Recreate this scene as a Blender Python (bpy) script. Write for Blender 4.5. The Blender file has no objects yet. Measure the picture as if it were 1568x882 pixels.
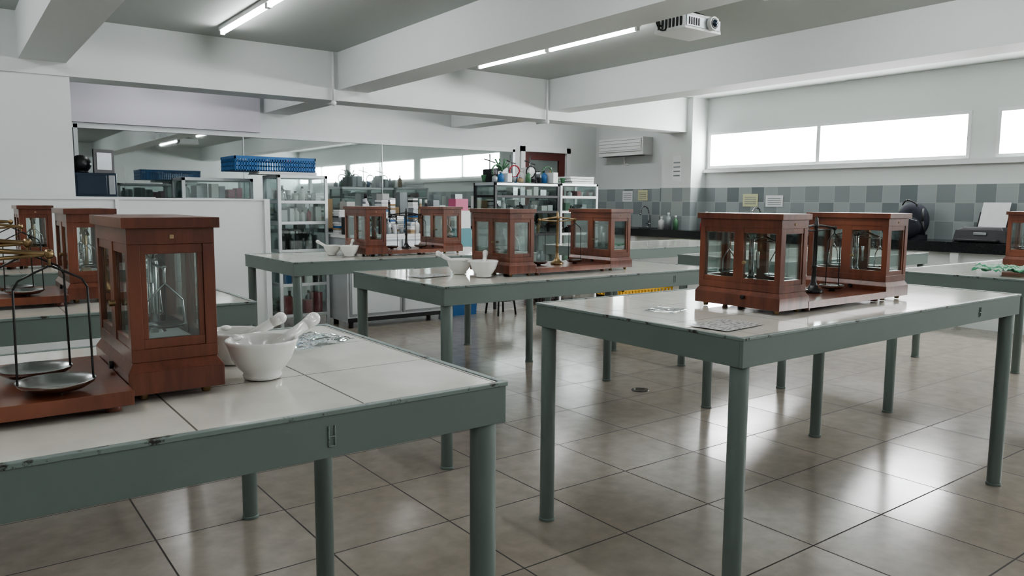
import bpy, bmesh, math, random
from mathutils import Vector, Matrix, noise
random.seed(7)
S=bpy.context.scene
# ---------------------------------------------------------------- materials
def newmat(name):
    m=bpy.data.materials.new(name); m.use_nodes=True
    nt=m.node_tree; b=nt.nodes.get("Principled BSDF")
    return m,nt,b
def N(nt,t,**k):
    n=nt.nodes.new(t)
    for a,v in k.items(): setattr(n,a,v)
    return n
def math_(nt,op,a,b=None,c=None):
    n=N(nt,"ShaderNodeMath",operation=op)
    for i,v in enumerate((a,b,c)):
        if v is None: continue
        if isinstance(v,(int,float)): n.inputs[i].default_value=v
        else: nt.links.new(v,n.inputs[i])
    return n.outputs[0]
def mixc(nt,f,a,b):
    n=N(nt,"ShaderNodeMix",data_type='RGBA')
    for i,v in ((0,f),(6,a),(7,b)):
        if isinstance(v,(int,float)): n.inputs[i].default_value=v
        elif isinstance(v,tuple): n.inputs[i].default_value=(*v,1) if len(v)==3 else v
        else: nt.links.new(v,n.inputs[i])
    return n.outputs[2]
def ramp(nt,fac,p0,p1):
    n=N(nt,"ShaderNodeMapRange"); nt.links.new(fac,n.inputs[0]); n.inputs[1].default_value=p0; n.inputs[2].default_value=p1
    return n.outputs[0]
def tex(nt,scale,detail=3,co=None,rough=.5,stretch=None):
    t=N(nt,"ShaderNodeTexCoord"); src=t.outputs['Object'] if co is None else co
    if stretch:
        mp=N(nt,"ShaderNodeMapping"); mp.inputs['Scale'].default_value=stretch; nt.links.new(src,mp.inputs[0]); src=mp.outputs[0]
    n=N(nt,"ShaderNodeTexNoise"); n.inputs['Scale'].default_value=scale; n.inputs['Detail'].default_value=detail
    n.inputs['Roughness'].default_value=rough; nt.links.new(src,n.inputs['Vector']); return n.outputs['Fac']
def plain(name,col,rough=.5,metal=0,var=.12,scale=8,bump=0,coat=0):
    m,nt,b=newmat(name)
    f=tex(nt,scale)
    c2=tuple(max(0,c*(1-var)) for c in col); c1=tuple(min(1,c*(1+var)) for c in col)
    nt.links.new(mixc(nt,f,c2,c1),b.inputs['Base Color'])
    b.inputs['Roughness'].default_value=rough; b.inputs['Metallic'].default_value=metal
    b.inputs['Coat Weight'].default_value=coat
    if bump:
        bn=N(nt,"ShaderNodeBump"); bn.inputs['Strength'].default_value=bump; bn.inputs['Distance'].default_value=.01
        nt.links.new(tex(nt,scale*4),bn.inputs['Height']); nt.links.new(bn.outputs[0],b.inputs['Normal'])
    return m
def emis(name,col,st):
    m,nt,b=newmat(name); b.inputs['Base Color'].default_value=(*col,1)
    b.inputs['Emission Color'].default_value=(*col,1); b.inputs['Emission Strength'].default_value=st
    return m
def glass(name,base=.06,gain=.5,tint=(.93,.97,.96)):
    m,nt,b=newmat(name); nt.nodes.remove(b)
    out=nt.nodes['Material Output']
    tr=N(nt,"ShaderNodeBsdfTransparent"); tr.inputs[0].default_value=(*tint,1)
    gl=N(nt,"ShaderNodeBsdfGlossy"); gl.inputs['Roughness'].default_value=.02; gl.inputs[0].default_value=(.95,.98,.98,1)
    lw=N(nt,"ShaderNodeFresnel"); lw.inputs[0].default_value=1.45
    f=math_(nt,'MULTIPLY_ADD',lw.outputs[0],gain,base)
    mx=N(nt,"ShaderNodeMixShader"); nt.links.new(f,mx.inputs[0]); nt.links.new(tr.outputs[0],mx.inputs[1]); nt.links.new(gl.outputs[0],mx.inputs[2])
    nt.links.new(mx.outputs[0],out.inputs[0]); return m

M={}
M['wall']=plain('painted_wall',(.67,.70,.69),.6,var=.04,scale=1.2)
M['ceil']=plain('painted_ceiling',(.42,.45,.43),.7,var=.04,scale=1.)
M['lilac']=plain('painted_wall_lilac',(.66,.63,.70),.6,var=.04,scale=1.)
M['trimw']=plain('white_trim',(.72,.74,.74),.4,var=.03)
M['grey']=plain('grey_metal',(.33,.35,.36),.4,metal=.6)
M['alu']=plain('aluminium',(.62,.65,.66),.35,metal=.5,var=.06)
M['black']=plain('black_plastic',(.012,.012,.014),.35)
M['granite']=plain('black_granite',(.012,.013,.015),.15,var=.6,scale=120)
M['steel']=plain('steel',(.42,.43,.43),.22,metal=1,var=.05)
M['darkmetal']=plain('dark_metal',(.05,.05,.05),.3,metal=.8)
M['brass']=plain('aged_brass',(.30,.215,.12),.32,metal=1,var=.3,scale=30)
M['porc']=plain('porcelain',(.80,.80,.77),.12,var=.03,coat=.5)
M['white']=plain('white_plastic',(.70,.71,.70),.4,var=.04)
M['paper']=plain('paper',(.75,.76,.76),.7,var=.06,scale=14)
M['blue']=plain('blue_plastic',(.03,.13,.32),.4)
M['teal']=plain('teal_plastic',(.04,.20,.23),.4)
M['red']=plain('red_plastic',(.32,.03,.05),.4)
M['pink']=plain('pink_plastic',(.5,.12,.22),.4)
M['green']=plain('green_plastic',(.07,.17,.09),.4)
M['yellow']=plain('yellow_plastic',(.62,.36,.04),.5)
M['amber']=plain('amber_glass',(.12,.045,.015),.15)
M['card']=plain('cardboard',(.35,.25,.15),.8)
M['navy']=plain('navy_fabric',(.018,.02,.032),.8,bump=.4,scale=40)
M['screen']=plain('dark_screen',(.02,.035,.06),.15)
M['glass']=glass('clear_glass',.05,.7)
M['pglass']=glass('partition_glass',.34,.8,(.74,.79,.78))
M['tube']=emis('fluorescent_tube_glow',(.97,.985,1.),31)
M['winglow']=emis('frosted_window_pane',(.98,.99,1.),17)
M['door']=plain('door_red_brown',(.10,.022,.018),.45)
def wood():
    m,nt,b=newmat('mahogany_varnished')
    f=tex(nt,7,5,stretch=(6,6,.7),rough=.6); g=tex(nt,3,2)
    c=mixc(nt,ramp(nt,f,.3,.7),(.075,.023,.013),(.175,.053,.029))
    c=mixc(nt,ramp(nt,g,.45,.8),c,(.23,.080,.042))
    nt.links.new(c,b.inputs['Base Color']); b.inputs['Roughness'].default_value=.32
    b.inputs['Coat Weight'].default_value=.3; b.inputs['Coat Roughness'].default_value=.15
    return m
M['wood']=wood()
def sage():
    m,nt,b=newmat('sage_painted_steel')
    f=tex(nt,9,6,rough=.7); g=tex(nt,2.2,2)
    base=mixc(nt,g,(.135,.168,.155),(.172,.210,.195))
    c=mixc(nt,ramp(nt,f,.69,.705),base,(.045,.05,.045))
    f2=tex(nt,23,3,rough=.6)
    c=mixc(nt,ramp(nt,f2,.73,.75),c,(.36,.40,.38))
    nt.links.new(c,b.inputs['Base Color']); b.inputs['Roughness'].default_value=.38
    return m
M['sage']=sage()
def rim():
    m,nt,b=newmat('worn_steel_rim')
    f=tex(nt,14,6,rough=.75)
    c=mixc(nt,ramp(nt,f,.55,.61),(.20,.245,.23),(.03,.028,.022))
    nt.links.new(c,b.inputs['Base Color']); b.inputs['Roughness'].default_value=.4
    return m
M['rim']=rim()
def tiled(name,px,py,ox,oy,gw,c1,c2,grout,rough,tilt,bs=.05,lo=.25,hi=.75,det=3):
    m,nt,b=newmat(name)
    t=N(nt,"ShaderNodeTexCoord"); sp=N(nt,"ShaderNodeSeparateXYZ"); nt.links.new(t.outputs['Object'],sp.inputs[0])
    u=math_(nt,'DIVIDE',math_(nt,'SUBTRACT',sp.outputs[0],ox),px); v=math_(nt,'DIVIDE',math_(nt,'SUBTRACT',sp.outputs[1],oy),py)
    fu=math_(nt,'FRACT',u); fv=math_(nt,'FRACT',v); iu=math_(nt,'FLOOR',u); iv=math_(nt,'FLOOR',v)
    du=math_(nt,'MULTIPLY',math_(nt,'MINIMUM',fu,math_(nt,'SUBTRACT',1,fu)),px)
    dv=math_(nt,'MULTIPLY',math_(nt,'MINIMUM',fv,math_(nt,'SUBTRACT',1,fv)),py)
    g=math_(nt,'LESS_THAN',math_(nt,'MINIMUM',du,dv),gw)
    cb=N(nt,"ShaderNodeCombineXYZ"); nt.links.new(iu,cb.inputs[0]); nt.links.new(iv,cb.inputs[1])
    wn=N(nt,"ShaderNodeTexWhiteNoise",noise_dimensions='3D'); nt.links.new(cb.outputs[0],wn.inputs[0])
    f=tex(nt,11,det,rough=.6)
    f=math_(nt,'ADD',math_(nt,'MULTIPLY',ramp(nt,f,lo,hi),.75),math_(nt,'MULTIPLY',wn.outputs[0],.25))
    c=mixc(nt,f,c1,c2); c=mixc(nt,g,c,grout)
    nt.links.new(c,b.inputs['Base Color'])
    rn=math_(nt,'MULTIPLY_ADD',tex(nt,3,1),rough*.3,rough*.85)
    nt.links.new(math_(nt,'MAXIMUM',rn,math_(nt,'MULTIPLY',g,.7)),b.inputs['Roughness'])
    sub=N(nt,"ShaderNodeVectorMath",operation='SUBTRACT'); nt.links.new(wn.outputs[1],sub.inputs[0]); sub.inputs[1].default_value=(.5,.5,.5)
    sc=N(nt,"ShaderNodeVectorMath",operation='SCALE'); nt.links.new(sub.outputs[0],sc.inputs[0]); sc.inputs[3].default_value=tilt
    bn=N(nt,"ShaderNodeBump"); bn.inputs['Strength'].default_value=bs; bn.inputs['Distance'].default_value=.01
    nt.links.new(tex(nt,5,0),bn.inputs['Height'])
    ad=N(nt,"ShaderNodeVectorMath",operation='ADD'); nt.links.new(bn.outputs[0],ad.inputs[0]); nt.links.new(sc.outputs[0],ad.inputs[1])
    nm=N(nt,"ShaderNodeVectorMath",operation='NORMALIZE'); nt.links.new(ad.outputs[0],nm.inputs[0])
    nt.links.new(nm.outputs[0],b.inputs['Normal'])
    return m
M['floor']=tiled('floor_tile',.478,.478,.56,2.91,.0032,(.235,.205,.172),(.325,.288,.245),(.035,.03,.025),.19,.020,.03)
M['ttop']=tiled('white_tile_top',.3,.31,.1,0.0,.0018,(.59,.575,.52),(.69,.675,.615),(.10,.09,.075),.10,.006,.03,.2,.6,6)
def band():
    m,nt,b=newmat('checker_wall_tile')
    t=N(nt,"ShaderNodeTexCoord"); sp=N(nt,"ShaderNodeSeparateXYZ"); nt.links.new(t.outputs['Object'],sp.inputs[0])
    s=.2
    u=math_(nt,'DIVIDE',math_(nt,'ADD',sp.outputs[0],sp.outputs[1]),s); v=math_(nt,'DIVIDE',math_(nt,'SUBTRACT',sp.outputs[2],.86),s)
    iu=math_(nt,'FLOOR',u); iv=math_(nt,'FLOOR',v)
    par=math_(nt,'MODULO',math_(nt,'ADD',math_(nt,'ABSOLUTE',iu),math_(nt,'ABSOLUTE',iv)),2)
    cb=N(nt,"ShaderNodeCombineXYZ"); nt.links.new(iu,cb.inputs[0]); nt.links.new(iv,cb.inputs[1])
    wn=N(nt,"ShaderNodeTexWhiteNoise",noise_dimensions='3D'); nt.links.new(cb.outputs[0],wn.inputs[0])
    c=mixc(nt,par,(.34,.37,.37),mixc(nt,wn.outputs[0],(.17,.195,.20),(.28,.305,.31)))
    fu=math_(nt,'FRACT',u); fv=math_(nt,'FRACT',v)
    g=math_(nt,'LESS_THAN',math_(nt,'MINIMUM',math_(nt,'MINIMUM',fu,math_(nt,'SUBTRACT',1,fu)),math_(nt,'MINIMUM',fv,math_(nt,'SUBTRACT',1,fv))),.012)
    c=mixc(nt,g,c,(.42,.44,.44))
    nt.links.new(c,b.inputs['Base Color']); b.inputs['Roughness'].default_value=.2
    return m
M['band']=band()
def printed():
    m,nt,b=newmat('printed_sheet')
    f=tex(nt,45,4,stretch=(1,3,1)); c=mixc(nt,ramp(nt,f,.52,.56),(.62,.63,.62),(.30,.31,.31))
    nt.links.new(c,b.inputs['Base Color']); b.inputs['Roughness'].default_value=.25; return m
M['print']=printed()
def striped():
    m,nt,b=newmat('green_striped_cloth')
    w=N(nt,"ShaderNodeTexWave"); w.inputs['Scale'].default_value=7; w.inputs['Distortion'].default_value=4
    t=N(nt,"ShaderNodeTexCoord"); nt.links.new(t.outputs['Object'],w.inputs[0])
    c=mixc(nt,ramp(nt,w.outputs['Fac'],.40,.52),(.38,.52,.43),(.07,.26,.14))
    nt.links.new(c,b.inputs['Base Color']); b.inputs['Roughness'].default_value=.9; return m
M['cloth']=striped()
M['plastic']=glass('clear_plastic_film',.22,.8,(.86,.88,.88))
M['note']=plain('yellow_note',(.60,.60,.38),.7)

# ---------------------------------------------------------------- mesh builder
class B:
    def __init__(s): s.bm=bmesh.new(); s.mats=[]
    def mi(s,m):
        if m not in s.mats: s.mats.append(m)
        return s.mats.index(m)
    def face(s,vs,m,smooth=False):
        try: f=s.bm.faces.new(vs)
        except ValueError: return
        f.material_index=s.mi(m); f.smooth=smooth
    def box(s,x0,x1,y0,y1,z0,z1,m,top=None,rot=None):
        dx,dy=top or (0,0)
        c=[(x0,y0,z0),(x1,y0,z0),(x1,y1,z0),(x0,y1,z0),(x0+dx,y0+dy,z1),(x1-dx,y0+dy,z1),(x1-dx,y1-dy,z1),(x0+dx,y1-dy,z1)]
        if rot:
            a,(cx,cy)=rot; ca,sa=math.cos(a),math.sin(a)
            c=[(cx+(p[0]-cx)*ca-(p[1]-cy)*sa,cy+(p[0]-cx)*sa+(p[1]-cy)*ca,p[2]) for p in c]
        v=[s.bm.verts.new(p) for p in c]
        for q in ((3,2,1,0),(4,5,6,7),(0,1,5,4),(1,2,6,5),(2,3,7,6),(3,0,4,7)): s.face([v[i] for i in q],m)
    def cyl(s,p0,p1,r,m,n=14,r2=None,cap=True):
        p0=Vector(p0);p1=Vector(p1);r2=r if r2 is None else r2
        d=(p1-p0).normalized(); a=d.orthogonal().normalized(); b=d.cross(a)
        A=[];C=[]
        for i in range(n):
            t=2*math.pi*i/n; o=a*math.cos(t)+b*math.sin(t)
            A.append(s.bm.verts.new(p0+o*r)); C.append(s.bm.verts.new(p1+o*r2))
        for i in range(n):
            j=(i+1)%n; s.face([A[i],A[j],C[j],C[i]],m,True)
        if cap: s.face(A[::-1],m); s.face(C,m)
    def path(s,pts,r,m,n=8,closed=False):
        for a,b in zip(pts,pts[1:]+([pts[0]] if closed else [])):
            if (Vector(a)-Vector(b)).length>1e-6: s.cyl(a,b,r,m,n)
    def lathe(s,prof,c,m,n=28,axis=None):
        rings=[]
        for r,z in prof:
            if r<1e-6: rings.append([s.bm.verts.new((c[0],c[1],c[2]+z))])
            else: rings.append([s.bm.verts.new((c[0]+r*math.cos(2*math.pi*i/n),c[1]+r*math.sin(2*math.pi*i/n),c[2]+z)) for i in range(n)])
        for a,b in zip(rings,rings[1:]):
            for i in range(n):
                j=(i+1)%n
                if len(a)==1 and len(b)==1: break
                if len(a)==1: s.face([a[0],b[j],b[i]],m,True)
                elif len(b)==1: s.face([a[i],a[j],b[0]],m,True)
                else: s.face([a[i],a[j],b[j],b[i]],m,True)
    def ball(s,c,r,m,n=12,sc=(1,1,1)):
        k=len(s.bm.verts)
        bmesh.ops.create_uvsphere(s.bm,u_segments=n,v_segments=max(6,n//2+2),radius=1,matrix=Matrix.Translation(c)@Matrix.Diagonal((r*sc[0],r*sc[1],r*sc[2],1)))
        s.bm.verts.ensure_lookup_table(); idx=s.mi(m)
        for v in s.bm.verts[k:]:
            for f in v.link_faces: f.material_index=idx; f.smooth=True
    def done(s,name,loc=(0,0,0),bevel=0,seg=2):
        me=bpy.data.meshes.new(name)
        bmesh.ops.recalc_face_normals(s.bm,faces=s.bm.faces)
        s.bm.to_mesh(me); s.bm.free()
        for m in s.mats: me.materials.append(M[m])
        o=bpy.data.objects.new(name,me); S.collection.objects.link(o); o.location=loc
        if bevel:
            md=o.modifiers.new('bevel','BEVEL'); md.width=bevel; md.segments=seg; md.limit_method='ANGLE'; md.angle_limit=.7
        return o
def dup(o,loc):
    n=o.copy(); S.collection.objects.link(n); n.location=loc; return n
def room_box(name,*a):
    b=B(); b.box(*a); return b.done(name)

# ---------------------------------------------------------------- room shell
CZ=2.70; XW=8.8; YB=9.5; X0=-3.2; Y0=-3.6
room_box('floor',X0,XW+.2,Y0,12.7,-.1,0,'floor')
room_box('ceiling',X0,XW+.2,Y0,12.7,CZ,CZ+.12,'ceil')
b=B()
WG=[(3.70,7.15),(.0,3.45),(-3.55,-.25)]
ZL,ZH=1.73,2.23
b.box(XW,XW+.2,Y0,YB+.2,0,ZL,'wall'); b.box(XW,XW+.2,Y0,YB+.2,ZH,CZ,'wall')
b.box(XW,XW+.2,7.15,YB+.2,ZL,ZH,'wall'); b.box(XW,XW+.2,3.45,3.70,ZL,ZH,'wall'); b.box(XW,XW+.2,-.25,0,ZL,ZH,'wall'); b.box(XW,XW+.2,Y0,-3.55,ZL,ZH,'wall')
b.done('wall_right')
for i,(a,c) in enumerate(WG):
    b=B(); t=.035
    mid=a+(c-a)*.5 if i else 5.46
    b.box(XW-.02,XW+.08,a,c,ZL,ZL+t,'trimw'); b.box(XW-.02,XW+.08,a,c,ZH-t,ZH,'trimw')
    b.box(XW-.02,XW+.08,a,a+t,ZL+t,ZH-t,'trimw'); b.box(XW-.02,XW+.08,c-t,c,ZL+t,ZH-t,'trimw'); b.box(XW-.02,XW+.08,mid-.025,mid+.025,ZL+t,ZH-t,'trimw')
    b.box(XW+.02,XW+.03,a+t,c-t,ZL+t,ZH-t,'winglow')
    b.done('window_%d'%(i+1))
room_box('trim_1',XW-.07,XW,Y0,7.2,ZL-.06,ZL-.015,'trimw')
b=B()
b.box(X0,7.22,YB,YB+.12,2.04,CZ,'wall'); b.box(7.22,8.22,YB,YB+.12,2.10,CZ,'wall'); b.box(8.22,XW,YB,YB+.12,0,CZ,'wall'); b.box(X0,7.10,YB,YB+.12,0,.95,'wall')
b.box(7.10,7.22,YB,YB+.12,0,2.04,'wall'); b.box(X0,-1.5,YB,YB+.12,.95,2.04,'wall')
b.done('wall_back')
b=B()
b.box(-1.5,7.10,YB-.03,YB+.02,2.0,2.05,'trimw'); b.box(-1.5,7.10,YB-.03,YB+.02,.95,.99,'trimw')
for x in (-1.5,1.2,7.06): b.box(x,x+.04,YB-.03,YB+.02,.95,2.04,'alu')
for x in (3.0,4.86): b.box(x,x+.008,YB-.008,YB+.012,.95,2.04,'alu')
b.box(-1.48,7.08,YB,YB+.008,.97,2.03,'pglass')
b.done('window_4')
b=B()
b.box(7.22,7.30,YB-.03,YB+.1,0,2.10,'trimw'); b.box(8.14,8.22,YB-.03,YB+.1,0,2.10,'trimw'); b.box(7.22,8.22,YB-.03,YB+.1,2.02,2.10,'trimw')
b.box(7.30,7.42,YB+.02,YB+.06,0,2.02,'door'); b.box(8.02,8.14,YB+.02,YB+.06,0,2.02,'door'); b.box(7.42,8.02,YB+.02,YB+.06,1.90,2.02,'door'); b.box(7.42,8.02,YB+.02,YB+.06,0,1.0,'door')
b.box(7.42,8.02,YB+.035,YB+.045,1.0,1.90,'glass'); b.cyl((7.36,YB+.02,1.02),(7.36,YB-.04,1.02),.012,'steel'); b.cyl((7.36,YB-.04,1.02),(7.48,YB-.04,1.02),.01,'steel')
b.done('door_1')
room_box('wall_far',X0,XW+.2,12.5,12.7,0,CZ,'wall')
room_box('wall_left',X0-.15,X0,Y0,12.7,0,CZ,'wall')
room_box('wall_front',X0,XW+.2,Y0-.15,Y0,0,CZ,'wall')
room_box('wall_far_right',XW,XW+.2,YB+.2,12.7,0,CZ,'wall')
room_box('beam_main',X0,XW,7.30,7.62,2.23,CZ,'wall')
for x in (-2.15,.57,3.26,5.97):
    room_box('beam_cross',x,x+.33,Y0,7.30,2.335,CZ,'wall')
    room_box('beam_cross_rear',x,x+.33,7.62,YB,2.30,CZ,'wall')
room_box('pillar_right',8.48,XW,7.20,7.75,0,CZ,'wall')
room_box('wall_partial_left',X0,.92,7.32,7.66,0,2.24,'wall')
room_box('trim_2',.92,3.20,9.44,9.5,2.06,2.69,'lilac')
b=B(); b.box(XW-.012,XW,Y0,7.2,.86,1.46,'band'); b.box(XW-.012,XW,7.75,YB,.86,1.46,'band')
b.box(8.468,8.48,7.19,7.76,.86,1.46,'band'); b.box(8.48,XW,7.188,7.2,.86,1.46,'band'); b.done('trim_3')
for x,y in ((3.20,7.27),(5.93,7.27)):
    b=B(); b.cyl((x,y,2.2),(x,y,2.69),.014,'trimw'); b.ball((x,y,2.2),.028,'trimw'); b.cyl((x,y,2.2),(x,y+.2,2.2),.014,'trimw'); b.done('ceiling_conduit_pipe')

# ---------------------------------------------------------------- lights
def tube(x,ya,yb,n=2):
    b=B(); b.box(x-.025,x+.025,ya,yb,2.665,2.70,'white')
    L=(yb-ya)/n
    for i in range(n):
        a=ya+i*L+.03; c=ya+(i+1)*L-.03
        b.box(x-.018,x+.018,a-.025,a,2.63,2.67,'white'); b.box(x-.018,x+.018,c,c+.025,2.63,2.67,'white')
        b.cyl((x,a,2.645),(x,c,2.645),.015,'tube',10)
    return b.done('fluorescent_ceiling_light')
for x in (-.7,2.02,4.66):
    for ya,yb in ((4.55,6.87),(1.05,3.37),(-2.4,-.1)): tube(x,ya,yb)
for x in (2.02,4.66,7.4): tube(x,7.95,9.15,1)  # extra tubes hidden behind the main beam, added to brighten the back wall
tube(6.2,10.4,11.8,1)  # unseen fill tube, added to lift the room behind the partition glass
b=B(); b.box(4.635,4.685,3.37,4.55,2.675,2.70,'grey'); b.done('ceiling_wiring_rail')

# ---------------------------------------------------------------- lab tables
def table():
    b=B(); W,D,H=1.92,.94,.85
    b.box(0,W,0,.012,H-.085,H,'sage'); b.box(0,W,D-.012,D,H-.085,H,'sage')
    b.box(0,.012,.012,D-.012,H-.085,H,'sage'); b.box(W-.012,W,.012,D-.012,H-.085,H,'sage')
    b.box(-.003,W+.003,-.003,.012,H-.006,H+.003,'rim'); b.box(-.003,W+.003,D-.012,D+.003,H-.006,H+.003,'rim')
    b.box(-.003,.012,.012,D-.012,H-.006,H+.003,'rim'); b.box(W-.012,W+.003,.012,D-.012,H-.006,H+.003,'rim')
    b.box(.012,W-.012,.012,D-.012,H-.03,H+.001,'ttop')
    for y in (.3,.62): b.box(.02,W-.02,y,y+.03,H-.07,H-.03,'sage')
    bx=1.52; b.box(bx,bx+.003,-.003,0,.785,.825,'rim'); b.box(bx+.012,bx+.015,-.003,0,.785,.825,'rim'); b.box(bx,bx+.015,-.003,0,.803,.806,'rim'); b.box(bx,bx+.015,-.003,0,.785,.788,'rim')
    for x in (.035,W-.035):
        for y in (.035,D-.035):
            b.cyl((x,y,.0),(x,y,H-.03),.028,'sage',24); b.cyl((x,y,0),(x,y,.012),.031,'sage',24)
    return b
tb=table().done('laboratory_table',(1.80,1.32,0),.002)
for x,y in [(-.98,1.28),(-.98,2.88),(1.79,2.91),(-.98,4.6),(1.74,4.6),(4.45,1.34),(4.45,2.94),(4.45,4.55)]: dup(tb,(x,y,0))
TH=.853

# ---------------------------------------------------------------- balance units
def case(b,x,y,w,d,h,metal):
    z=.0; o=.009
    for fx in (.02,w-.02):
        for fy in (.02,d-.02): b.cyl((x+fx,y+fy,z),(x+fx,y+fy,z+.018),.008,'brass',12,.012)
    b.box(x-o,x+w+o,y-o,y+d+o,z+.014,z+.056,'wood')
    b.box(x-o,x+w+o,y-o,y+d+o,z+.056,z+.074,'wood',(o+.002,o+.002))
    b.box(x+.0,x+w,y,y+d,z+.074,z+.098,'wood')
    g0=z+.098; g1=z+h-.05; p=.022
    for px in (x,x+w-p):
        for py in (y,y+d-p): b.box(px,px+p,py,py+p,g0,g1,'wood')
    my=y+d*.5
    for px in (x,x+w-.018): b.box(px,px+.018,my-.020,my+.020,g0,g1,'wood')
    for zz in ((g0,g0+.018),(g1-.018,g1)):
        b.box(x+.002,x+.016,y+p,y+d-p,*zz,'wood'); b.box(x+w-.016,x+w-.002,y+p,y+d-p,*zz,'wood')
        b.box(x+p,x+w-p,y+.002,y+.016,*zz,'wood'); b.box(x+p,x+w-p,y+d-.016,y+d-.002,*zz,'wood')
    # door stiles on the narrow faces
    for px in (x+p,x+w-p-.010):
        b.box(px,px+.010,y+.003,y+.014,g0,g1,'wood'); b.box(px,px+.010,y+d-.014,y+d-.003,g0,g1,'wood')
    b.box(x,x+w,y,y+d,g1,g1+.030,'wood')
    b.box(x-o,x+w+o,y-o,y+d+o,g1+.030,g1+.05,'wood')
    b.box(x+.006,x+.009,y+p,my-.020,g0,g1,'glass'); b.box(x+.006,x+.009,my+.020,y+d-p,g0,g1,'glass')
    b.box(x+w-.009,x+w-.006,y+p,my-.020,g0,g1,'glass'); b.box(x+w-.009,x+w-.006,my+.020,y+d-p,g0,g1,'glass')
    b.box(x+p,x+w-p,y+.006,y+.009,g0,g1,'glass'); b.box(x+p,x+w-p,y+d-.009,y+d-.006,g0,g1,'glass')
    b.cyl((x-.012,my-.03,z+h*.5),(x,my-.03,z+h*.5),.006,'brass'); b.cyl((x-.018,y+d*.4,z+.05),(x-.01,y+d*.4,z+.05),.008,'darkmetal')
    b.box(x+w*.5-.004,x+w*.5+.004,y-.002,y,g1+.010,g1+.018,'card')
    cx=x+w*.5; cy=y+d*.5; t=g1-.035
    b.box(cx-.05,cx+.05,cy-.12,cy+.12,g0,g0+.006,'trimw')
    b.cyl((cx,cy,g0),(cx,cy,g0+.02),.025,metal,16,.014); b.cyl((cx,cy,g0+.02),(cx,cy,t),.010,metal,12); b.ball((cx,cy,t+.008),.015,metal)
    b.path([(cx,cy-.10,t-.015),(cx,cy-.05,t+.004),(cx,cy,t-.008),(cx,cy+.05,t+.004),(cx,cy+.10,t-.015)],.005,metal)
    b.path([(cx,cy-.10,t-.015),(cx,cy+.10,t-.015)],.003,metal)
    b.cyl((cx,cy,t-.01),(cx,cy,g0+.04),.002,'steel',6)
    for s_ in (-1,1):
        yy=cy+s_*.10; zb=g0+.03
        b.path([(cx,yy,t-.015),(cx,yy,t-.045)],.003,'steel',6)
        b.path([(cx,yy,t-.045),(cx-.032,yy,t-.08),(cx-.036,yy,zb),(cx+.036,yy,zb),(cx+.032,yy,t-.08),(cx,yy,t-.045)],.0022,'steel',6)
        b.lathe([(0,zb-.001),(.034,zb),(.038,zb+.006),(.034,zb+.004),(0,zb+.002)],(cx,yy,0),'steel',18)
        b.cyl((cx-.012,cy+s_*.035,g0+.05),(cx-.012,cy+s_*.035,t-.05),.006,'steel',10)
BZ=.038
def stand(b,cx,cy,metal,arm=.15,h=.31,pr=.063,wire='darkmetal'):
    z0=BZ+.002
    b.lathe([(.036,z0),(.036,z0+.008),(.020,z0+.018),(.010,z0+.04),(.007,z0+.09),(.011,z0+.1),(.007,z0+.11),(.006,h-.03),(.011,h-.02),(.007,h-.005),(.005,h+.01),(0,h+.02)],(cx,cy,0),metal,16)
    bz=h-.030
    b.path([(cx-arm,cy,bz),(cx-arm*.5,cy,bz+.008),(cx,cy,bz+.014),(cx+arm*.5,cy,bz+.008),(cx+arm,cy,bz)],.0045,metal)
    b.path([(cx-arm,cy,bz),(cx-arm*.5,cy,bz-.006),(cx,cy,bz-.008),(cx+arm*.5,cy,bz-.006),(cx+arm,cy,bz)],.0035,metal)
    b.cyl((cx,cy-.008,bz-.01),(cx,cy-.008,z0+.06),.0018,metal,6)
    for s_ in (-1,1):
        x=cx+s_*arm; zb=z0+.012; q_=pr/.063
        b.ball((x,cy,bz),.009,metal,8)
        b.path([(x,cy,bz),(x,cy,bz-.020)],.0025,metal,6)
        for q in (-1,1): b.path([(x,cy,bz-.020),(x+q*.02*q_,cy,bz-.030),(x+q*.048*q_,cy,bz-.045),(x+q*.056*q_,cy,bz-.06),(x+q*.058*q_,cy,zb+.004)],.0022,wire,6)
        b.lathe([(0,zb-.008),(.046*q_,zb-.006),(.060*q_,zb+.003),(.063*q_,zb+.009),(.058*q_,zb+.006),(.043*q_,zb-.002),(0,zb-.003)],(x,cy,0),'steel',32)
        b.cyl((x,cy,z0-.002),(x,cy,zb-.006),.012,'darkmetal')
def unit(x,y,L,metal,metal2,arm=.155,double=False,by=.04,pr=.05):
    b=B(); w,d,h=.155,.345,.344
    case(b,0,0,w,d,h,metal2); case(b,L-w,0,w,d,h,metal2)
    b.box(w+.010,L-w-.010,-.065 if double else -.01,d-.02,.012,BZ,'wood')
    for fx in (w+.04,L-w-.04):
        for fy in (-.045 if double else .01,d-.06): b.cyl((fx,fy+.01,0),(fx,fy+.01,.012),.014,'wood',14)
    cx=L/2
    if double: stand(b,cx,.0,metal,.155,.312); stand(b,cx-.02,.14,metal,.155,.325)
    else: stand(b,cx,by+.1,metal,arm,.315,pr)
    return b.done('balance_scale_in_wooden_case',(x,y,TH),.0015)
unit(2.272,1.53,.86,'darkmetal','steel',.13)
unit(2.31,3.12,.86,'brass','steel',.13)
unit(2.35,4.84,.78,'darkmetal','brass',.12)
unit(-.44,1.54,.865,'brass','steel',double=True)
unit(-.38,3.18,.90,'brass','brass',double=True)
unit(-.40,4.95,.90,'brass','brass')
unit(5.20,1.60,.90,'brass','brass')

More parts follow.
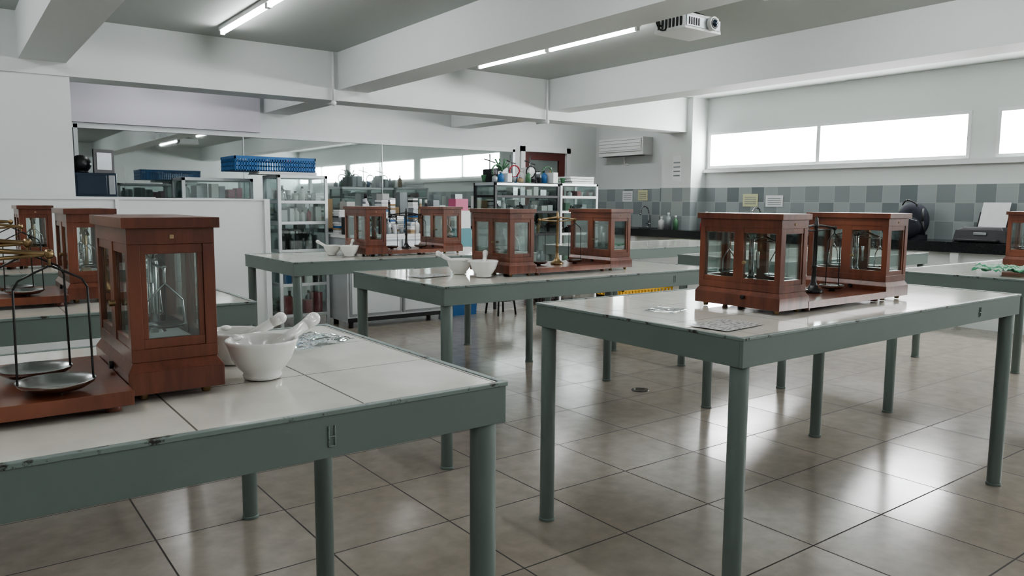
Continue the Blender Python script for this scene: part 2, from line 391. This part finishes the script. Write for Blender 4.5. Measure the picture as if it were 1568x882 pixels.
# ---------------------------------------------------------------- mortars
def mortar(x,y,r=.075,ang=.6):
    b=B(); k=r/.075
    prof=[(0,.0),(.036,0),(.040,.002),(.042,.008),(.040,.014),(.052,.026),(.064,.045),(.071,.066),(.075,.078),(.078,.084),(.075,.087),(.070,.084),(.064,.066),(.054,.042),(.036,.024),(0,.016)]
    b.lathe([(a*k,c*k) for a,c in prof],(0,0,0),'porc',40)
    b.ball((.074*k*math.cos(ang+2),.074*k*math.sin(ang+2),.083*k),.012*k,'porc',10,(1.3,1.3,.6))
    d=Vector((math.cos(ang),math.sin(ang),0)); p0=Vector((0,0,.036*k))-d*.02*k; p1=p0+d*.145*k+Vector((0,0,.082*k))
    b.cyl(p0,p0.lerp(p1,.25),.018*k,'porc',16,.012*k); b.ball(p0,.0185*k,'porc',14)
    b.cyl(p0.lerp(p1,.25),p0.lerp(p1,.85),.012*k,'porc',16,.013*k); b.cyl(p0.lerp(p1,.85),p1,.013*k,'porc',16,.016*k); b.ball(p1,.016*k,'porc',14)
    return b.done('mortar_and_pestle',(x,y,TH))
mortar(.535,1.61,.073,.1); mortar(.53,1.80,.066,-.5)
mortar(2.205,3.20,.073,.9); mortar(2.20,3.42,.068,2.5)
mortar(2.26,4.92,.066,.9); mortar(2.22,5.12,.060,2.6)

def sheet(name,x,y,w,d,rot,mat,z=TH,amp=0.0,nx=14):
    b=B(); g=[]
    for i in range(nx+1):
        row=[]
        for j in range(nx+1):
            u=(i/nx-.5)*w; v=(j/nx-.5)*d
            zz=.0015+amp*(.5+.5*noise.noise(Vector((u*22+x*9,v*22+y*5,.3))))+amp*.6*abs(noise.noise(Vector((u*50,v*50,4))))
            row.append(b.bm.verts.new((u,v,zz)))
        g.append(row)
    for i in range(nx):
        for j in range(nx): b.face([g[i][j],g[i+1][j],g[i+1][j+1],g[i][j+1]],mat,True)
    o=b.done(name,(x,y,z)); o.rotation_euler[2]=rot; return o
sheet('plastic_bag',.76,1.94,.22,.18,.4,'plastic',amp=.008,nx=26)
sheet('printed_sheet',1.95,1.50,.21,.15,.1,'print'); sheet('plastic_bag',2.03,1.82,.14,.12,.3,'plastic',amp=.006)
sheet('printed_sheet',2.0,3.4,.21,.15,.2,'print')
sheet('striped_cloth',4.76,1.74,.40,.32,.2,'cloth',amp=.05,nx=30)

b=B(); b.lathe([(0,.004),(.03,.004),(.03,.0),(.035,.0),(.035,.005),(.055,.005),(.06,.0)],(0,0,0),'darkmetal',28); b.cyl((0,0,.0),(0,0,.0045),.028,'black',20); b.done('floor_drain',(3.66,3.48,.0005))

# ---------------------------------------------------------------- projector
b=B()
px,py,pz=3.72,3.24,2.30
b.box(px,px+.34,py,py+.26,pz,pz+.10,'white',(.012,.012))
b.box(px+.01,px+.33,py-.002,py+.01,pz+.015,pz+.08,'grey')
b.cyl((px+.24,py+.01,pz+.052),(px+.24,py-.03,pz+.052),.042,'white',28); b.cyl((px+.24,py-.028,pz+.052),(px+.24,py-.033,pz+.052),.033,'black',28); b.ball((px+.24,py-.022,pz+.052),.026,'screen',16)
for i in range(7): b.box(px-.003,px+.006,py+.03+i*.03,py+.045+i*.03,pz+.02,pz+.075,'black')
for i in range(5): b.box(px+.03+i*.022,px+.042+i*.022,py-.006,py,pz+.025,pz+.07,'black')
b.box(px+.09,px+.25,py+.06,py+.2,pz+.10,pz+.118,'black')
for ax,ay in ((.07,.04),(.27,.04),(.17,.23)): b.path([(px+ax,py+ay,pz+.10),(px+.17,py+.13,pz+.15)],.008,'black')
b.cyl((px+.17,py+.13,pz+.11),(px+.17,py+.13,CZ),.02,'white',16); b.cyl((px+.17,py+.13,CZ-.012),(px+.17,py+.13,CZ),.06,'white',20)
for hw,dz,yo in ((.18,.12,.16),(.13,.08,.2)):
    pts=[(px+.08-hw*math.sin(math.pi*i/24)-.02*i/24,py+yo,pz+.09-dz*math.sin(2*math.pi*min(.5,i/24))+.31*(i/24)**1.5) for i in range(25)]
    b.path(pts,.006,'black')
b.done('ceiling_projector',bevel=.004)

b=B()
b.box(8.58,XW,8.23,9.20,1.97,2.24,'white'); b.box(8.56,8.60,8.26,9.17,2.03,2.22,'white')
b.box(8.60,8.70,8.30,9.13,1.962,1.972,'black')
for z in (2.05,2.10,2.15,2.20): b.box(8.556,8.562,8.27,9.16,z,z+.006,'grey')
b.path([(8.7,8.75,1.97),(8.72,8.75,1.85),(8.78,8.72,1.84)],.012,'trimw')
b.done('wall_air_conditioner',bevel=.012)

# ---------------------------------------------------------------- counter
b=B()
b.box(8.20,XW-.013,-3.4,7.18,.83,.865,'granite'); b.box(8.20,8.46,7.18,7.77,.83,.865,'granite'); b.box(8.20,XW-.013,7.77,9.3,.83,.865,'granite')
b.box(8.20,8.23,-3.4,9.3,.76,.83,'granite')
b.box(8.30,8.36,-3.4,9.3,0,.76,'wall')
for y in (-2.5,-1,.5,2.0,3.5,5.0,6.5,8.0,9.2): b.box(8.22,8.36,y,y+.08,0,.76,'wall')
b.done('laboratory_wall_counter')
def faucet(x,y):
    b=B(); b.path([(x,y,.865),(x,y,1.10)]+[(x-.09+.09*math.cos(a),y,1.10+.09*math.sin(a)) for a in [math.pi*i/10 for i in range(1,11)]]+[(x-.18,y,1.06)],.011,'steel',10); b.cyl((x,y,.865),(x,y,.885),.025,'steel'); b.cyl((x,y-.05,.93),(x,y+.05,.93),.009,'steel')
    b.done('sink_faucet')
faucet(8.71,8.2); faucet(8.71,6.2)
b=B(); b.box(8.24,8.64,7.95,8.55,.8655,.875,'steel'); b.box(8.28,8.60,7.99,8.51,.8755,.877,'black'); b.done('sink_basin')
b=B(); z=.866
b.box(8.33,8.68,3.12,3.62,z,z+.12,'black',(.02,.02)); b.box(8.24,8.33,3.18,3.56,z+.01,z+.03,'black'); b.box(8.36,8.66,3.16,3.58,z+.12,z+.15,'black',(.03,.03))
v=[b.bm.verts.new(p) for p in ((8.62,3.24,z+.14),(8.62,3.50,z+.14),(8.72,3.50,z+.40),(8.72,3.24,z+.40))]; b.face(v,'paper')
v=[b.bm.verts.new(p) for p in ((8.63,3.22,z+.13),(8.63,3.52,z+.13),(8.70,3.52,z+.30),(8.70,3.22,z+.30))]; b.face(v,'black')
b.box(8.325,8.335,3.3,3.42,z+.07,z+.10,'grey'); b.done('printer',bevel=.006)
b=B(); z=.866
b.ball((8.52,4.12,z+.20),.2,'navy',24,(.62,.85,1.0)); b.ball((8.42,4.12,z+.13),.13,'navy',20,(.6,1.05,.95)); b.ball((8.52,4.36,z+.11),.11,'navy',16,(.8,.8,1)); b.box(8.42,8.62,4.0,4.26,z,z+.05,'navy')
b.path([(8.42,4.04,z+.36)]+[(8.44-.05*math.sin(math.pi*i/8),4.04+.02*i,z+.37+.05*math.sin(math.pi*i/8)) for i in range(9)],.008,'black')
b.path([(8.36,4.0,z+.2),(8.345,4.06,z+.22),(8.34,4.12,z+.225),(8.345,4.18,z+.22),(8.36,4.24,z+.2)],.004,'steel')
b.path([(8.43,3.97,z+.33),(8.38,3.95,z+.2),(8.42,3.94,z+.05)],.012,'black'); b.done('backpack')
def bottle(b,x,y,z,r,h,m,cap='white'):
    b.lathe([(0,0),(r,0),(r,h*.62),(r*.85,h*.7),(r*.35,h*.8),(r*.35,h*.88)],(x,y,z),m,14); b.cyl((x,y,z+h*.86),(x,y,z+h),r*.42,cap,12)
b=B()
for x,y,r,h,m in ((8.6,7.0,.04,.26,'teal'),(8.5,6.85,.045,.2,'white'),(8.62,6.7,.035,.22,'green'),(8.55,6.55,.04,.16,'white'),(8.6,5.7,.04,.22,'amber'),(8.5,5.2,.035,.18,'white'),(8.38,7.5,.04,.24,'grey'),(8.36,7.35,.035,.2,'green'),(8.4,7.65,.045,.18,'white'),(8.45,6.95,.03,.15,'red')): bottle(b,x,y,.866,r,h,m)
b.done('soap_and_reagent_bottles')
def notice(y,z,w,h,col,x=XW-.016,lines=4):
    b=B(); b.box(x-.003,x,y,y+w,z,z+h,col)
    for i in range(lines): b.box(x-.0045,x-.003,y+w*.12,y+w*.88,z+h*(.2+.17*i),z+h*(.2+.17*i)+h*.05,'grey')
    b.done('paper_notice')
notice(6.30,1.20,.24,.17,'note'); notice(5.92,1.20,.26,.15,'paper'); notice(8.30,1.28,.20,.16,'note'); notice(8.62,1.26,.22,.17,'paper')
notice(7.38,1.55,.16,.36,'paper',8.479,4); notice(6.9,.95,.2,.14,'paper')

b=B(); b.box(-2.6,2.45,7.20,7.235,.0,1.235,'wall'); b.box(2.45,2.50,7.18,7.25,0,1.25,'trimw'); b.box(-2.6,2.45,7.19,7.245,1.235,1.25,'trimw'); b.box(1.19,1.215,7.185,7.20,0,1.235,'trimw'); b.done('white_partition_panel')

# ---------------------------------------------------------------- cabinets
def cabinet(name,x0,x1,y0,y1,z1,zs,fr='alu',n=1,topm='alu'):
    b=B(); t=.03
    for x in [x0+(x1-x0-t)*i/n for i in range(n+1)]:
        for y in (y0,y1-t): b.box(x,x+t,y,y+t,0,z1,fr)
    for z in zs:
        b.box(x0+t,x1-t,y0+.004,y1-.004,z,z+.012,'glass' if z not in (zs[0],zs[-1]) else topm); b.box(x0+t,x1-t,y0,y0+.014,z-.012,z+.018,fr); b.box(x0,x0+t,y0+t,y1-t,z-.012,z+.018,fr); b.box(x1-t,x1,y0+t,y1-t,z-.012,z+.018,fr)
    b.box(x0,x1,y0,y1,z1-.03,z1,topm)
    b.box(x0+t,x1-t,y1-.012,y1-.006,.1,z1-.03,'glass'); b.box(x0+.01,x0+.014,y0+t,y1-t,.1,z1-.03,'glass'); b.box(x1-.014,x1-.01,y0+t,y1-t,.1,z1-.03,'glass')
    b.box(x0+t,x1-t,y0+.006,y0+.010,.1,z1-.03,'glass')
    return b.done(name,bevel=.002)
def clutter(x0,x1,y0,y1,z,n,mats,hmin,hmax,kinds,b):
    step=(x1-x0)/n
    for i in range(n):
        w=step*random.uniform(.6,.92); d=min(y1-y0,random.uniform(.10,.22)); h=random.uniform(hmin,hmax); m=random.choice(mats)
        cx=x0+step*(i+.5); cy=random.uniform(y0+d/2,y1-d/2)
        k=random.choice(kinds)
        if k=='box': b.box(cx-w/2,cx+w/2,cy-d/2,cy+d/2,z,z+h,m)
        elif k=='bottle': bottle(b,cx,cy,z,min(w/2,.05),h,m,random.choice(['white','black','grey']))
        elif k=='bowl': b.lathe([(0,0),(w*.25,0),(w*.42,h*.5),(w*.45,h*.6),(w*.4,h*.55),(0,.02)],(cx,cy,z),m,18)
        elif k=='stack':
            for q in range(int(h/.02)): b.box(cx-w/2+random.uniform(0,.01),cx+w/2,cy-d/2,cy+d/2,z+q*.02,z+q*.02+.017,random.choice(mats))
zs1=[.12,.42,.75,1.02,1.22]
X1=2.58
cabinet('glass_shelf_cabinet',X1,3.08,7.18,7.60,1.48,zs1)
b=B()
for yy in ((7.22,7.36),(7.40,7.56)):
    clutter(X1+.05,3.03,*yy,.134,4,['red','card','blue','grey'],.12,.2,('box','bottle'),b)
    clutter(X1+.05,3.03,*yy,.434,4,['red','black','blue','white'],.12,.25,('box',),b)
    clutter(X1+.05,3.03,*yy,.764,6,['grey','black','black','steel'],.1,.2,('box','bottle'),b)
    clutter(X1+.05,3.03,*yy,1.034,6,['white','white','red','paper'],.1,.15,('bottle','box'),b)
    clutter(X1+.05,3.03,*yy,1.234,6,['porc','white','steel'],.08,.18,('bowl','bottle','stack'),b)
b.done('stored_lab_supplies')
cabinet('glass_shelf_cabinet',1.85,2.52,7.70,8.08,1.45,[.12,.6,1.0,1.24])
b=B(); clutter(1.9,2.45,7.74,8.02,1.254,7,['white','pink','grey','paper'],.08,.15,('box','bottle'),b); b.done('stored_lab_supplies')
b=B(); x0,x1,y0,y1,z0,z1=2.20,2.98,7.22,7.66,1.51,1.645
b.box(x0+.02,x1-.02,y0+.02,y1-.02,z0,z0+.01,'blue'); b.box(x0,x1,y0,y0+.012,z1-.025,z1,'blue'); b.box(x0,x1,y1-.012,y1,z1-.025,z1,'blue'); b.box(x0,x0+.012,y0,y1,z1-.025,z1,'blue'); b.box(x1-.012,x1,y0,y1,z1-.025,z1,'blue')
for k in range(31):
    x=x0+.01+(x1-x0-.03)*k/30; b.box(x,x+.014,y0+.002,y0+.01,z0,z1,'blue'); b.box(x,x+.014,y1-.01,y1-.002,z0,z1,'blue')
for k in range(16):
    y=y0+.01+(y1-y0-.03)*k/15; b.box(x0+.002,x0+.01,y,y+.014,z0,z1,'blue'); b.box(x1-.01,x1-.002,y,y+.014,z0,z1,'blue')
for z in (z0,z0+.04,z0+.08): b.box(x0,x1,y0+.002,y0+.010,z,z+.010,'blue'); b.box(x0+.002,x0+.01,y0,y1,z,z+.010,'blue')
for k in range(9): b.ball((x0+.08+k*.075,7.42+random.uniform(-.08,.08),z1-.02),.05,random.choice(['paper','blue','pink','navy']),8,(1,1,.5))
b.done('plastic_basket')
b=B()
for q in range(3): b.box(2.40+random.uniform(0,.02),2.98,7.19,7.5,1.4815+q*.009,1.489+q*.009,'paper')
b.done('paper_stack')
b=B(); x0,x1,y0,y1=3.12,4.30,6.85,7.28
b.box(x0,x1,y0,y1,.06,.88,'alu'); b.box(x0-.01,x1+.01,y0-.01,y1+.01,.88,.91,'trimw'); b.box(x0,x1,y0-.012,y0,.06,.10,'black')
for k in range(2):
    xa=x0+.02+k*.58; b.box(xa,xa+.56,y0-.014,y0,.12,.86,'grey'); b.box(xa+.02,xa+.54,y0-.017,y0-.014,.14,.84,'alu'); b.box(xa+.49,xa+.51,y0-.03,y0-.014,.45,.55,'steel')
for x in (x0+.05,x1-.05):
    for y in (y0+.04,y1-.04): b.cyl((x,y,0),(x,y,.06),.025,'black')
b.done('steel_storage_cabinet',bevel=.003)
cm=['white','paper','grey','black','white','steel','card','grey','paper','porc','blue']
cn=['white','paper','grey','black','white','steel','card','grey','paper','porc']
b=B()
clutter(3.14,4.25,7.08,7.24,.911,12,cm,.18,.38,('stack','box','bottle'),b); clutter(3.14,4.25,6.88,7.04,.911,13,cm,.08,.22,('stack','box','bottle','bowl'),b); b.done('stored_lab_supplies')
zs2=[.12,.5,.85,1.12,1.30]
cabinet('glass_shelf_cabinet',5.10,6.06,7.18,7.62,1.46,zs2,'black')
cabinet('glass_shelf_cabinet',6.08,6.70,7.18,7.62,1.47,zs2,'trimw')
b=B()
for z in (.135,.515,.865): clutter(5.16,6.0,7.24,7.56,z,9,['white','grey','black','steel','card'],.1,.22,('box','bottle','bowl'),b)
for yy in ((7.22,7.36),(7.40,7.56)):
    clutter(5.16,6.0,*yy,1.133,9,['steel','white','grey','porc','black'],.06,.14,('bowl','bottle','box'),b); clutter(5.16,6.0,*yy,1.313,8,['steel','porc','grey'],.05,.11,('bowl','box'),b)
for z in (.135,.515,.865,1.133,1.313): clutter(6.13,6.65,7.24,7.56,z,6,['white','red','grey','green','porc','black'],.05,.12,('box','bottle','bowl'),b)
b.done('stored_lab_supplies')
b=B()
mm=['red','green','grey','blue','white','black','card','steel','grey','white','black','grey','pink']
clutter(5.12,6.25,7.42,7.60,1.472,12,mm,.10,.22,('box','box','bottle','bowl','bottle'),b)
clutter(5.12,6.25,7.20,7.38,1.472,12,mm,.06,.15,('box','bottle','bowl','bowl'),b)
for k in range(3): b.box(6.28+random.uniform(-.02,.02),6.66,7.22,7.55,1.472+.03*k,1.498+.03*k,'paper')
for x in (5.25,5.55,5.85): b.cyl((x,7.5,1.472),(x,7.5,1.80),.008,'steel'); b.path([(x-.08,7.5,1.74),(x+.08,7.5,1.70)],.007,'darkmetal')
for k in range(4):
    c=(5.25+.25*k,7.34,1.60); b.path([(c[0]+.07*math.cos(2*math.pi*i/16),c[1]+.02*i/16,c[2]+.07*math.sin(2*math.pi*i/16)) for i in range(16)],.009,('green','red','darkmetal','green')[k],6,True)
for k in range(14):
    a=random.uniform(0,6.28); p=Vector((5.35,7.4,1.60)); q=p+Vector((.10*math.cos(a),.06*math.sin(a),random.uniform(.04,.16))); b.cyl(p,q,.004,'green',5,.012)
b.done('lab_equipment_on_cabinet')
b=B(); b.box(2.9,6.9,8.95,9.42,.86,.90,'granite'); b.box(2.95,6.85,9.0,9.40,0,.86,'wall')
for k in range(6): b.box(3.0+k*.65,3.6+k*.65,8.985,9.0,.08,.82,'trimw'); b.cyl((3.5+k*.65,8.985,.6),(3.5+k*.65,8.965,.6),.012,'steel')
b.done('side_bench')
b=B(); clutter(2.95,6.85,9.02,9.34,.901,30,cn,.12,.46,('box','bottle','stack','box'),b); b.done('stored_lab_supplies')
b=B(); b.box(4.42,4.72,7.0,7.3,0,.62,'blue',(-.03,-.03)); b.box(4.39,4.75,6.97,7.33,.62,.66,'teal'); b.done('plastic_bin')
b=B(); b.box(4.45,4.70,7.02,7.27,.661,.95,'teal',(.02,.02)); b.box(4.47,4.68,7.05,7.25,.95,1.14,'paper'); b.box(4.5,4.66,7.07,7.22,1.14,1.27,'pink'); b.done('stacked_storage_boxes')
def stool(x,y,m='black'):
    b=B(); b.cyl((0,0,.44),(0,0,.48),.16,m,24)
    for k in range(4):
        a=math.pi/4+k*math.pi/2; b.cyl((.17*math.cos(a),.17*math.sin(a),0),(.11*math.cos(a),.11*math.sin(a),.44),.011,'darkmetal',10)
    b.path([(.15*math.cos(2*math.pi*i/20),.15*math.sin(2*math.pi*i/20),.16) for i in range(20)],.007,'darkmetal',6,True)
    b.done('lab_stool',(x,y,0))
stool(4.95,6.85); stool(5.45,6.75)
b=B(); x0,x1,y0,y1,h=7.0,7.95,7.0,7.5,.38
b.box(x0,x1,y0,y1,0,.02,'yellow')
for z in (.0,.1,.2,.35): b.box(x0,x1,y0,y0+.02,z,z+.03,'yellow'); b.box(x0,x1,y1-.02,y1,z,z+.03,'yellow'); b.box(x0,x0+.02,y0,y1,z,z+.03,'yellow'); b.box(x1-.02,x1,y0,y1,z,z+.03,'yellow')
for k in range(16):
    x=x0+(x1-x0-.025)*k/15; b.box(x,x+.025,y0+.003,y0+.017,0,h-.02,'yellow'); b.box(x,x+.025,y1-.017,y1-.003,0,h-.02,'yellow')
for k in range(9):
    y=y0+(y1-y0-.025)*k/8; b.box(x0+.003,x0+.017,y,y+.025,0,h-.02,'yellow')
b.done('yellow_plastic_crate')
b=B(); b.box(.95,1.60,7.68,8.15,0,1.24,'alu'); b.box(.94,1.61,7.67,8.16,1.24,1.26,'trimw'); b.done('storage_cupboard')
b=B(); b.box(.97,1.30,7.72,8.05,1.2605,1.47,'screen'); b.box(.985,1.22,7.714,7.72,1.28,1.45,'screen'); b.box(1.235,1.285,7.714,7.72,1.28,1.45,'grey'); b.done('microwave_oven',bevel=.006)
b=B(); b.box(1.12,1.30,7.80,7.82,1.471,1.68,'black',rot=(.3,(1.3,7.8))); b.box(1.145,1.275,7.795,7.80,1.50,1.65,'grey',rot=(.3,(1.3,7.8))); b.done('picture_frame')
b=B(); b.ball((1.04,7.86,1.55),.085,'black',14,(1,1,.95)); b.cyl((1.04,7.86,1.471),(1.04,7.86,1.49),.06,'black'); b.done('motorcycle_helmet')
b=B(); b.box(2.2,3.6,12.44,12.49,1.25,1.75,'trimw'); b.box(2.23,3.57,12.43,12.44,1.28,1.72,'paper'); b.done('whiteboard')
b=B(); c=(2.75,12.2,2.1); b.path([(c[0]+.17*math.cos(2*math.pi*i/28),c[1],c[2]+.17*math.sin(2*math.pi*i/28)) for i in range(28)],.012,'white',6,True)
for i in range(12): a=2*math.pi*i/12; b.path([(c[0],c[1]-.03,c[2]),(c[0]+.17*math.cos(a),c[1],c[2]+.17*math.sin(a))],.003,'white',5)
b.ball(c,.05,'white',12); b.path([c,(c[0],12.5,c[2]-.05)],.02,'white')
for i in range(3): a=2*math.pi*i/3; b.ball((c[0]+.08*math.cos(a),c[1]+.01,c[2]+.08*math.sin(a)),.06,'grey',10,(1,.15,.7))
b.done('wall_fan')
b=B(); b.box(0,6.5,11.9,12.4,.80,.85,'granite'); b.box(.05,6.45,11.95,12.4,0,.8,'grey'); b.done('laboratory_bench')

# ---------------------------------------------------------------- world
w=bpy.data.worlds.new('World'); S.world=w; w.use_nodes=True
bg=w.node_tree.nodes['Background']; bg.inputs[0].default_value=(.8,.87,1,1); bg.inputs[1].default_value=1.0

# ---------------------------------------------------------------- camera
yaw,p,r=[math.radians(a) for a in (36.695,6.331,-.381)]
f=Vector((math.sin(yaw)*math.cos(p),math.cos(yaw)*math.cos(p),-math.sin(p)))
rt=Vector((math.cos(yaw),-math.sin(yaw),0)); dn=f.cross(rt)
rt2=rt*math.cos(r)+dn*math.sin(r); dn2=-rt*math.sin(r)+dn*math.cos(r)
cam=bpy.data.cameras.new('camera'); co=bpy.data.objects.new('camera',cam); S.collection.objects.link(co)
mt=Matrix.Identity(4)
for i in range(3): mt[i][0]=rt2[i]; mt[i][1]=-dn2[i]; mt[i][2]=-f[i]
mt[2][3]=1.228
co.matrix_world=mt; cam.sensor_width=36; cam.lens=1172.6/1568*36; cam.clip_start=.02
S.camera=co
S.view_settings.view_transform='AgX'
S.view_settings.look='AgX - Medium High Contrast'
S.view_settings.exposure=0.75
